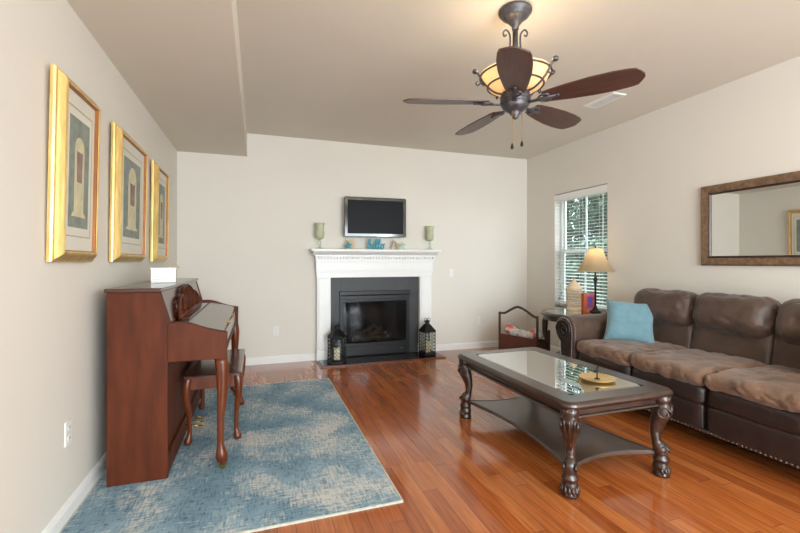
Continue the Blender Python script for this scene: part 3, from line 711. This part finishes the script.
# ------------------------------------------------------------------ coffee table
TX, TY, TZ = 1.87, 2.357, .50
TW, TD = .77, 1.28
ct = thing('coffee_table', 'dark carved coffee table with glass top and lower shelf', 'table', (TX, TY, 0))
MB().sweep(rrect(TW, TD, .07, 8), [(.012, TZ-.036), (.004, TZ-.032), (0, TZ-.022), (.003, TZ-.012), (.012, TZ-.004), (.02, TZ), (.118, TZ), (.122, TZ-.004), (.122, TZ-.034)]).build('tabletop_rim', M['table'], ct)
MB().sweep(rrect(TW-.240, TD-.240, .05, 8), [(0, TZ-.006), (.0, TZ-.001), (.012, TZ+.001)], closed=False, cap=True).build('glass_top', M['table_glass'], ct)
MB().sweep(rrect(TW-.10, TD-.10, .03, 4), [(-.006, TZ-.036), (.006, TZ-.042), (.008, TZ-.050), (-.006, TZ-.054), (-.006, TZ-.060), (.010, TZ-.064), (.010, TZ-.084), (-.004, TZ-.088), (-.008, TZ-.094), (-.004, TZ-.10), (.03, TZ-.10), (.03, TZ-.036)]).build('apron', M['table'], ct)
def carved_leg(sx, sy, jx, jy):
    ox, oy = sx*.7071, sy*.7071
    def at(d_, z): return (d_*ox, d_*oy, z)
    tab_d = [(0, .012), (.05, .008), (.12, .012), (.155, .008), (.19, -.012), (.25, -.020), (.31, -.008), (.36, .012), (.41, .020), (.44, .016), (.47, .010)]
    tab_r = [(0, .044), (.010, .047), (.022, .044), (.03, .038), (.045, .043), (.065, .041), (.08, .036), (.088, .043), (.105, .043), (.112, .030), (.128, .034), (.15, .040), (.17, .036), (.19, .025), (.25, .026), (.31, .036), (.36, .047), (.40, .047), (.418, .038), (.426, .047), (.445, .047), (.455, .043), (.463, .043)]
    m = MB(Tr(jx, jy, 0)); P, R = [], []
    for i in range(47):
        z = .0+.463*i/46; P.append(at(interp(tab_d, z), z)); R.append(interp(tab_r, z))
    m.tube(P, R, 16, up=(ox, oy, 0))
    px, py = -oy, ox                                   # sideways direction
    for s in (-1, 1):                                   # volute on each side of the knee and at the ankle
        for cz, rr, cd_, sd in ((.365, .038, .020, .040), (.148, .026, .022, .030)):
            q = []
            for k in range(22):
                a = k/21*3.6*PI; r_ = rr*(1-k/26); q.append(((cd_+r_*math.cos(a))*ox+px*s*sd, (cd_+r_*math.cos(a))*oy+py*s*sd, cz+r_*math.sin(a)))
            m.tube(q, [.008*(1-k/40) for k in range(22)], 6)
    for s in (-.6, 0, .6):                              # acanthus ribs down the front of the knee
        q = []
        for k in range(9):
            z = .41-.022*k; d_ = interp(tab_d, z)+interp(tab_r, z)*(1-.18*abs(s)); w2 = s*interp(tab_r, z)*(1-k/12)
            q.append((d_*ox+px*w2, d_*oy+py*w2, z))
        m.tube(q, [.009*math.sin(PI*(k+1)/10.5)+.002 for k in range(9)], 6)
    for s in (-.7, -.25, .25, .7):                      # fluting of the capital
        m.tube([(.044*math.cos(s)*ox+.044*math.sin(s)*px+.01*ox, .044*math.cos(s)*oy+.044*math.sin(s)*py+.01*oy, z) for z in (.42, .44, .462)], [.005, .009, .008], 6)
    for k in range(7):                                  # leaf lobes of the foot
        a = -1.5+k*.5
        m.tube([((interp(tab_d, z)+.040*math.cos(a))*ox+.040*math.sin(a)*px, (interp(tab_d, z)+.040*math.cos(a))*oy+.040*math.sin(a)*py, z) for z in (.01, .035, .06)], [.006, .012, .004], 6)
    return m
for sx in (-1, 1):
    for sy in (-1, 1):
        carved_leg(sx, sy, sx*.314, sy*.572).build('leg', M['table_leg'], ct, smooth=True)
# lower shelf with concave edges
def shelf_loop(o):
    a, b = .314-o, .572-o; P = []
    N = 18
    def edge(p, q, inn, nx_, ny_):
        for i in range(N):
            t_ = i/N; k = inn*math.sin(PI*t_)**1.0
            P.append((p[0]+(q[0]-p[0])*t_+nx_*k, p[1]+(q[1]-p[1])*t_+ny_*k))
    edge((a, -b), (a, b), .075, -1, 0); edge((a, b), (-a, b), .07, 0, -1); edge((-a, b), (-a, -b), .075, 1, 0); edge((-a, -b), (a, -b), .07, 0, 1)
    return P
MB().sweep(shelf_loop, [(.01, .112), (0, .118), (0, .130), (.008, .137), (.02, .137), (.024, .134)], closed=False, cap=True).build('lower_shelf', M['shelf'], ct)

t = thing('candle_dish', 'round gold candle dish with black spike on the coffee table', 'candle dish', (1.965, 2.02, TZ+.001))
MB().lathe([(.06, 0), (.085, .004), (.103, .014), (.105, .017), (.101, .0165), (.082, .008), (.0, .006)], 36, cap=False).build('dish', M['dish'], t, smooth=True)
MB().lathe([(.018, .006), (.014, .010), (.004, .014), (.0045, .06), (.003, .075), (.001, .085)], 12).build('spike', M['black'], t, smooth=True)
MB().tube(crm([(-.016, 0, .05), (0, .0, .058), (.016, 0, .05)], 4), .003, 6).tube([(0, 0, .065), (.006, 0, .082)], .004, 6).build('candle_clip', M['black'], t)

# ------------------------------------------------------------------ sofa
SX, SY = 2.76, 2.2125
sf = thing('sofa', 'large brown suede three seat sofa with nailhead trim along the right wall', 'sofa', (SX, SY, 0))
SL = 0.8625       # half length between arms
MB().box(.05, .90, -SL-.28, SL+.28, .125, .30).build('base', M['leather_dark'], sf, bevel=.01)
# front panels with seams
for i in range(3):
    y = -SL+.2875+i*.575
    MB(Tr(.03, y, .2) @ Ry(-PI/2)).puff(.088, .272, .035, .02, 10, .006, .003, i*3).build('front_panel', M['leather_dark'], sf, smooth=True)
m = MB()
k = -SL-.27
while k < SL+.27:
    m.lathe([(.0075, 0), (.0055, .004), (.001, .006)], 6, (0,0,0)); 
    n0 = len(m.v)-18
    for q in range(n0, len(m.v)):
        x, y, z = m.v[q]; m.v[q] = (-.006-z, k+y, .118+x)
    k += .025
o = m.build('nailhead_trim', M['nail'], sf)
o['kind'] = 'stuff'
MB().box(-.006, .05, -SL-.28, SL+.28, .106, .130).build('bottom_welt', M['leather_dark'], sf, bevel=.006)
seat_w = .2875
for i in range(3):
    y = -SL+seat_w+i*2*seat_w
    MB(Tr(.36, y, .345)).puff(.375, seat_w-.002, .075, .05, 12, .0, .008, 20+i).build('seat_base', M['leather_dark'], sf, smooth=True)
    MB(Tr(.315, y, .452)).puff(.355, seat_w+.003, .06, .055, 34, .012, .016, 31+i*5, ridge=.010).build('seat_cushion', M['leather_lit'], sf, smooth=True, sub=1)
    # lumbar roll and headrest; the headrest hangs over the lumbar roll
    MB(Tr(.725, y, .585) @ Ry(math.radians(-80))).puff(.15, seat_w-.001, .075, .035, 20, .010, .008, 41+i*7, ridge=.006).build('lumbar_cushion', M['leather'], sf, smooth=True, sub=1)
    MB(Tr(.725, y-.012, .812) @ Ry(math.radians(-76))).puff(.162, seat_w+.006, .125, .11, 30, .03, .012, 61+i*9, ridge=.008).build('head_cushion', M['leather'], sf, smooth=True, sub=1)
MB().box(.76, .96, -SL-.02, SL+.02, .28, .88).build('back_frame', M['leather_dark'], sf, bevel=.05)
for s in (-1, 1):
    c = s*(SL+.165); 
    pts = []
    R = .135; zc = .575
    out = s
    # outline: up the inner side, round the roll, down the outer side
    pts = [(c-out*.125, .125)]
    for i in range(0, 19):
        a = PI-i*(PI+.75)/18
        pts.append((c+out*R*math.cos(a)*1.0, zc+R*math.sin(a)))
    pts += [(c+out*.06, .44), (c+out*.045, .125)]
    if s > 0: pts = pts[::-1]
    arm = MB().prism(pts, 'x', .0, .94).build('arm', M['leather'], sf, bevel=.018)
    fm = MB(); q = [(c+(p[0]-c)*.80, zc+(p[1]-zc)*.86 if p[1] > .3 else .14) for p in pts]
    fm.prism(q, 'x', -.010, .01)
    f_ = fm.build('arm_front', M['leather_dark'], sf, bevel=.004)
    sp_ = []
    for k in range(40):
        a = k/39*4.6*PI; r_ = .100*(1-k/46); sp_.append((-.014, c+out*r_*math.cos(a), zc+r_*math.sin(a)))
    MB().tube(sp_, .0085, 8).build('scroll_coil', M['leather_dark'], f_, smooth=True)
    nm = MB(); nn = 0
    for (a_, b_) in zip(q, q[1:]+q[:1]):
        L_ = math.hypot(b_[0]-a_[0], b_[1]-a_[1]); kk = max(1, int(L_/.022))
        for j in range(kk):
            t_ = j/kk; y_, z_ = a_[0]+(b_[0]-a_[0])*t_, a_[1]+(b_[1]-a_[1])*t_
            n0 = len(nm.v); nm.lathe([(.006, 0), (.004, .003), (.001, .0045)], 6)
            for qq in range(n0, len(nm.v)):
                x, y, z = nm.v[qq]; nm.v[qq] = (-.010-z, y_+y, z_+x)
    no = nm.build('arm_nailheads', M['nail'], f_); no['kind'] = 'stuff'
for x_ in (.09, .80):
    for s in (-1, 1):
        MB().lathe([(.025, 0), (.032, .012), (.038, .05), (.045, .09), (.05, .126)], 14, (x_, s*(SL+.16), 0)).build('foot', M['wood_dark'], sf, smooth=True)

def pillow(loc, rot, s, label, seed):
    m = MB(); n = 22; V = []; F = []; 
    for side_ in (1, -1):
        base = len(V)
        for j in range(n+1):
            for i in range(n+1):
                u = 2*i/n-1; v_ = 2*j/n-1
                pin = 1-.12*(1-abs(u)**2)*abs(v_)**3; pin2 = 1-.12*(1-abs(v_)**2)*abs(u)**3
                th = .07*((1-u**4)*(1-v_**4))**.55
                p = Vector((u*s*pin2, side_*th, v_*s*pin))
                p += noise.noise_vector(Vector((p.x*9+seed, p.y*4, p.z*9)))*.008*(1 if th > .01 else .3)
                V.append(tuple(p))
        for j in range(n):
            for i in range(n):
                k = base+j*(n+1)+i; f = (k, k+1, k+n+2, k+n+1); F.append(f if side_ < 0 else f[::-1])
    m.add(V, F); o = m.build('throw_pillow', M['blue'], smooth=True)
    import bmesh
    b = bmesh.new(); b.from_mesh(o.data); bmesh.ops.remove_doubles(b, verts=b.verts, dist=.004); b.to_mesh(o.data); b.free()
    o.location = loc; o.rotation_euler = rot; tag(o, label, 'pillow', 'blue throw pillows on the sofa')
pillow((3.205, 2.915, .672), (math.radians(-28), math.radians(3), math.radians(-46)), .208, 'light blue throw pillow at the far arm of the sofa', 1)
pillow((3.24, 1.43, .66), (math.radians(-22), 0, math.radians(-92)), .20, 'light blue throw pillow cut off by the right edge of the photo', 5)

# ------------------------------------------------------------------ end table, lamp and things on it
EX, EY, EZ = 3.365, 3.765, .66
et = thing('end_table', 'round dark wooden end table with glass top in the corner', 'table', (EX, EY, 0))
def circ(R, n=40): return lambda o: [((R-o)*math.cos(2*PI*i/n), (R-o)*math.sin(2*PI*i/n)) for i in range(n)]
MB().sweep(circ(.382), [(.012, EZ-.034), (0, EZ-.024), (.002, EZ-.012), (.014, EZ-.002), (.02, EZ), (.06, EZ), (.064, EZ-.003), (.064, EZ-.034)]).build('tabletop_rim', M['table'], et)
MB().sweep(circ(.319), [(0, EZ-.008), (0, EZ-.002), (.008, EZ)], closed=False, cap=True).build('glass_top', M['table_glass'], et)
MB().sweep(circ(.345), [(0, EZ-.034), (0, EZ-.085), (.02, EZ-.085), (.02, EZ-.034)]).build('apron', M['table'], et)
for k in range(4):
    a = math.radians(141+90*k)
    P_, R_ = cabriole(EZ-.04, .034, (math.cos(a), math.sin(a)), .03, .018)
    MB(Tr(.30*math.cos(a), .30*math.sin(a), 0)).tube(P_, R_, 12).build('leg', M['table_leg'], et, smooth=True)
MB().sweep(circ(.23), [(0, .16), (0, .178), (.01, .182)], closed=False, cap=True).build('lower_shelf', M['table'], et)

lp = thing('table_lamp', 'bronze table lamp with cream bell shade on the end table', 'lamp', (3.565, 3.69, EZ))
MB().lathe([(.062, 0), (.064, .006), (.056, .014), (.04, .024), (.022, .045), (.014, .07)], 8).build('base', M['lamp_metal'], lp, smooth=True)
MB().lathe([(.011, .06), (.011, .30), (.016, .31), (.012, .325), (.012, .338), (.022, .352), (.024, .365), (.018, .382), (.010, .395), (.010, .43), (.015, .44), (.009, .452), (.006, .62), (.003, .73)], 16).build('pole', M['lamp_metal'], lp, smooth=True)
prof = [(.195, .455), (.168, .49), (.143, .53), (.118, .58), (.098, .63), (.080, .675), (.066, .71)]
MB().lathe(prof, 40, cap=False).build('lamp_shade', M['shade'], lp, smooth=True)
m = MB()
for k in range(8):
    a = 2*PI*k/8; m.tube([(r_*1.004*math.cos(a), r_*1.004*math.sin(a), z) for r_, z in prof], .0018, 5)
for r_, z in (prof[0], prof[-1]): m.tube([(r_*math.cos(2*PI*i/32), r_*math.sin(2*PI*i/32), z) for i in range(32)], .0028, 6, closed=True)
m.build('shade_piping', M['tan'], lp)
MB().lathe([(.006, .70), (.009, .725), (.007, .74), (.002, .75)], 10).build('finial', M['lamp_metal'], lp)
MB().lathe([(.012, .52), (.028, .56), (.03, .585), (.02, .61), (.005, .618)], 16).build('bulb', translucent('bulb_glass', (1, .95, .85, 1), 2.5, (1, .8, .55, 1)), lp, smooth=True)
pl = bpy.data.lights.new('table_lamp_bulb', 'POINT'); pl.energy = 1.0; pl.color = (1, .78, .5); pl.shadow_soft_size = .035
po = bpy.data.objects.new('table_lamp_bulb', pl); po.location = (0, .0, .655); po.parent = lp; col.objects.link(po)

cl = thing('pierced_lantern', 'cream pierced ceramic lantern on the end table by the window', 'lantern', (3.49, 3.94, EZ))
# pierced wall made as a lattice of rings on a cylinder between solid bands
m = MB(); R = .082
m.lathe([(R, 0), (R+.003, .006), (R, .04), (R-.006, .04), (R-.006, .006), (.0, .004)], 32, cap=False)
rows, cols_ = 6, 12
for r_ in range(rows):
    for c_ in range(cols_):
        a0 = 2*PI*(c_+.5*(r_ % 2))/cols_; zc = .055+r_*.032; q = []
        for s in range(10):
            th = 2*PI*s/10; a = a0+math.cos(th)*.20; q.append((R*math.cos(a), R*math.sin(a), zc+math.sin(th)*.0165))
        m.tube(q, .0040, 5, closed=True)
m.lathe([(R-.004, .228), (R+.002, .232), (R+.003, .262), (R-.004, .27), (R-.012, .262), (R-.008, .228)], 32, cap=False)
m.build('pierced_body', M['ceramic'], cl, smooth=True)
MB().lathe([(R-.004, .268), (.066, .29), (.045, .318), (.022, .334), (.017, .34), (.018, .348), (.012, .354), (.0, .355)], 28, cap=False).build('dome', M['ceramic'], cl, smooth=True)
MB().tube([(.018*math.cos(2*PI*i/16), 0, .368+.016*math.sin(2*PI*i/16)) for i in range(16)], .003, 6, closed=True).build('ring', M['ceramic'], cl)

bk = thing('greeting_book', 'orange spined book with purple cover standing beside the lamp', 'book', (3.565, 3.80, EZ), math.radians(-12))
MB().box(-.065, -.03, -.028, .028, 0, .205).build('spine', M['orange'], bk, bevel=.002)
MB().box(-.03, .06, -.028, -.022, 0, .205).box(-.03, .06, .022, .028, 0, .205).build('cover', M['cover'], bk)
MB().box(-.03, .055, -.022, .022, .005, .2).build('pages', M['mat_board'], bk)

# ------------------------------------------------------------------ wooden bin with arched rail
A = Vector((2.86, 4.52, 0)); B = Vector((3.02, 3.99, 0)); c = (A+B)/2; L_ = (B-A).length; ang = math.atan2(B.y-A.y, B.x-A.x)
bn2 = thing('wooden_bin', 'dark wooden bin with an arched rail beside the end table', 'bin', (c.x, c.y, 0), ang)
hl = L_/2; dp = .22     # local: x along the front, +y away from the camera
for s in (-1, 1):
    MB().box(s*hl-.011, s*hl+.011, -.011, .011, 0, .60).build('post', M['wood_dark'], bn2, bevel=.003)
    MB().box(s*hl-.011, s*hl+.011, dp-.011, dp+.011, 0, .42).build('back_post', M['wood_dark'], bn2, bevel=.003)
    MB().box(s*hl-.007, s*hl+.007, .011, dp-.011, .10, .30).build('end_panel', M['wood_red'], bn2)
MB().tube(crm([(-hl, 0, .585), (-hl*.7, 0, .592), (-hl*.4, 0, .635), (-hl*.1, 0, .675), (hl*.12, 0, .678), (hl*.45, 0, .645), (hl*.75, 0, .60), (hl, 0, .578)], 6), .015, 8, up=(0, 1, 0), flat=(.8, 1)).build('arched_rail', M['wood_dark'], bn2, smooth=True)
MB().tube(crm([(-hl, dp, .41), (-hl*.5, dp, .37), (0, dp, .345), (hl*.5, dp, .37), (hl, dp, .41)], 6), .012, 8).build('back_rail', M['wood_dark'], bn2, smooth=True)
MB().box(-hl+.011, hl-.011, -.008, .008, .10, .33).build('front_panel', M['wood_red'], bn2, bevel=.002)
MB().box(-hl+.011, hl-.011, dp-.008, dp+.008, .10, .30).build('back_panel', M['wood_red'], bn2, bevel=.002)
MB().box(-hl+.008, hl-.008, .009, dp-.009, .10, .112).build('bottom', M['wood_red'], bn2)
m = MB(); N = 26; pts = []; rr = []
for i in range(N+1):
    t_ = i/N; pts.append((-hl+.012+(2*hl-.024)*t_, .095+.012*math.sin(t_*9), .385-.035*math.sin(PI*t_)+.008*math.sin(t_*17))); rr.append(.066*(1-.25*math.sin(PI*t_))*(1 if 0 < i < N else .5))
m.tube(pts, rr, 14)
for q in range(len(m.v)):
    p = Vector(m.v[q]); p += noise.noise_vector(p*16)*.012; m.v[q] = tuple(p)
o = m.build('folded_blanket', M['blanket'], smooth=True, sub=1); o.location = (c.x, c.y, .0); o.rotation_euler = (0, 0, ang)
tag(o, 'pink and white floral blanket rolled in the wooden bin', 'blanket')

# ------------------------------------------------------------------ ceiling fan
FXc, FYc = 1.465, 2.145
fn = thing('ceiling_fan', 'five blade walnut ceiling fan with amber glass bowl light', 'ceiling fan', (FXc, FYc, .018))
MB().lathe([(.090, 2.722), (.098, 2.712), (.097, 2.700), (.080, 2.688), (.082, 2.680), (.06, 2.664), (.048, 2.655), (.034, 2.636), (.022, 2.622), (.02, 2.60)], 32).build('canopy', M['iron'], fn, smooth=True)
MB().lathe([(.016, 2.66), (.016, 2.22)], 16).build('downrod', M['iron'], fn, smooth=True)
for k in range(2):
    a = PI*k-.33
    P3 = [(.026, 2.42), (.034, 2.47), (.030, 2.53), (.034, 2.575), (.055, 2.60), (.072, 2.585), (.066, 2.562), (.053, 2.570)]
    MB().tube(crm([(r_*math.cos(a), r_*math.sin(a), z) for r_, z in P3], 5), .0055, 7).build('scroll_arm', M['iron'], fn, smooth=True)
MB().lathe([(.03, 2.46), (.035, 2.45), (.028, 2.44), (.03, 2.40), (.02, 2.39)], 18).build('rod_collar', M['iron'], fn, smooth=True)
MB().lathe([(.198, 2.335), (.205, 2.338), (.201, 2.327), (.185, 2.293), (.152, 2.255), (.11, 2.230), (.06, 2.22), (.06, 2.226), (.108, 2.237), (.148, 2.262), (.180, 2.298), (.194, 2.33)], 48, cap=False).build('glass_bowl', M['bowl'], fn, smooth=True)
for R, z in ((.208, 2.322), (.164, 2.262)):
    MB().tube([(R*math.cos(2*PI*i/48), R*math.sin(2*PI*i/48), z) for i in range(48)], .006, 6, closed=True).build('cage_ring', M['iron'], fn, smooth=True)
for k in range(5):
    a = 2*PI*k/5+.25
    P3 = [(.06, 2.213), (.115, 2.224), (.160, 2.255), (.193, 2.293), (.211, 2.325), (.226, 2.350), (.238, 2.352)]
    b_ = MB().tube(crm([(r_*math.cos(a), r_*math.sin(a), z) for r_, z in P3], 5), .0065, 7)
    P4 = [(.196, 2.295), (.222, 2.272), (.234, 2.282), (.226, 2.294)]
    b_.tube(crm([(r_*math.cos(a), r_*math.sin(a), z) for r_, z in P4], 5), .005, 6)
    c_ = b_.build('cage_bar', M['iron'], fn, smooth=True)
    MB().lathe([(.012, 2.343), (.018, 2.349), (.018, 2.361), (.008, 2.371)], 12, (.238*math.cos(a), .238*math.sin(a), 0)).build('cage_knob', M['iron'], c_, smooth=True)
MB().lathe([(.05, 2.228), (.078, 2.222), (.085, 2.21), (.082, 2.204), (.09, 2.197), (.09, 2.185), (.084, 2.18), (.09, 2.173), (.088, 2.155), (.078, 2.15), (.08, 2.142), (.07, 2.125), (.045, 2.108), (.03, 2.10), (.033, 2.093), (.018, 2.083), (.02, 2.074), (.008, 2.062)], 36).build('motor_housing', M['iron'], fn, smooth=True)
for k in range(5):
    a = math.radians(19.3+72*k)
    T = Rz(a) @ Tr(0, 0, 2.163) @ Rx(math.radians(-12))
    N = 30; V = []; F = []
    tab = [(.165, .048), (.20, .058), (.30, .074), (.42, .086), (.53, .088), (.61, .080), (.646, .070), (.654, .052), (.664, .038), (.676, .012)]
    for i in range(N+1):
        x = .165+(.676-.165)*i/N; hw_ = interp(tab, x)
        for z in (.004, -.004): V += [(x, -hw_, z), (x, hw_, z)]
    for i in range(N):
        b_ = i*4; n_ = b_+4
        F += [(b_, n_, n_+1, b_+1), (b_+2, b_+3, n_+3, n_+2), (b_, b_+2, n_+2, n_), (b_+1, n_+1, n_+3, b_+3)]
    F += [(0, 1, 3, 2), (N*4, N*4+2, N*4+3, N*4+1)]
    bm_ = MB().add(V, F)
    bo = bm_.build('blade', M['blade'], fn, bevel=.002); bo.matrix_local = T
    bi = MB()
    bi.tube([(.07, 0, -.012), (.11, 0, -.014), (.16, 0, -.012), (.25, 0, -.010)], [.012, .010, .012, .008], 8, flat=(.6, 1.3))
    for s in (-1, 1): bi.tube(crm([(.13, 0, -.012), (.155, s*.03, -.010), (.19, s*.036, -.009), (.20, s*.02, -.009), (.18, s*.014, -.009)], 5), .006, 7)
    for q in ((.19, .03), (.19, -.03), (.245, 0)): bi.lathe([(.009, -.016), (.011, -.012), (.011, -.006)], 10, (q[0], q[1], 0))
    io = bi.build('blade_bracket', M['iron'], fn, smooth=True); io.matrix_local = T
for dx, dy, zz in ((-.035, -.02, 1.875), (.04, -.01, 1.90)):
    ch = MB().tube([(dx, dy, 2.13), (dx, dy, zz+.03)], .0016, 6).build('pull_chain', M['brass'], fn)
    MB().lathe([(.003, .034), (.008, .02), (.010, .008), (.006, 0)], 12, (dx, dy, zz)).build('chain_pull', M['lamp_metal'], ch, smooth=True)
for k in range(3):
    a = 2*PI*k/3+.9
    MB().lathe([(.010, 2.255), (.020, 2.27), (.022, 2.29), (.012, 2.308), (.003, 2.312)], 14, (.085*math.cos(a), .085*math.sin(a), 0)).build('bulb', translucent('fan_bulb_glass', (1, .95, .85, 1), 3, (1, .8, .55, 1)), fn, smooth=True)
    pl = bpy.data.lights.new('fan_bulb_light', 'POINT'); pl.energy = 1.5; pl.color = (1, .80, .56); pl.shadow_soft_size = .05
    po = bpy.data.objects.new('fan_bulb_light', pl); po.location = (.12*math.cos(a), .12*math.sin(a), 2.36); po.parent = fn; col.objects.link(po)
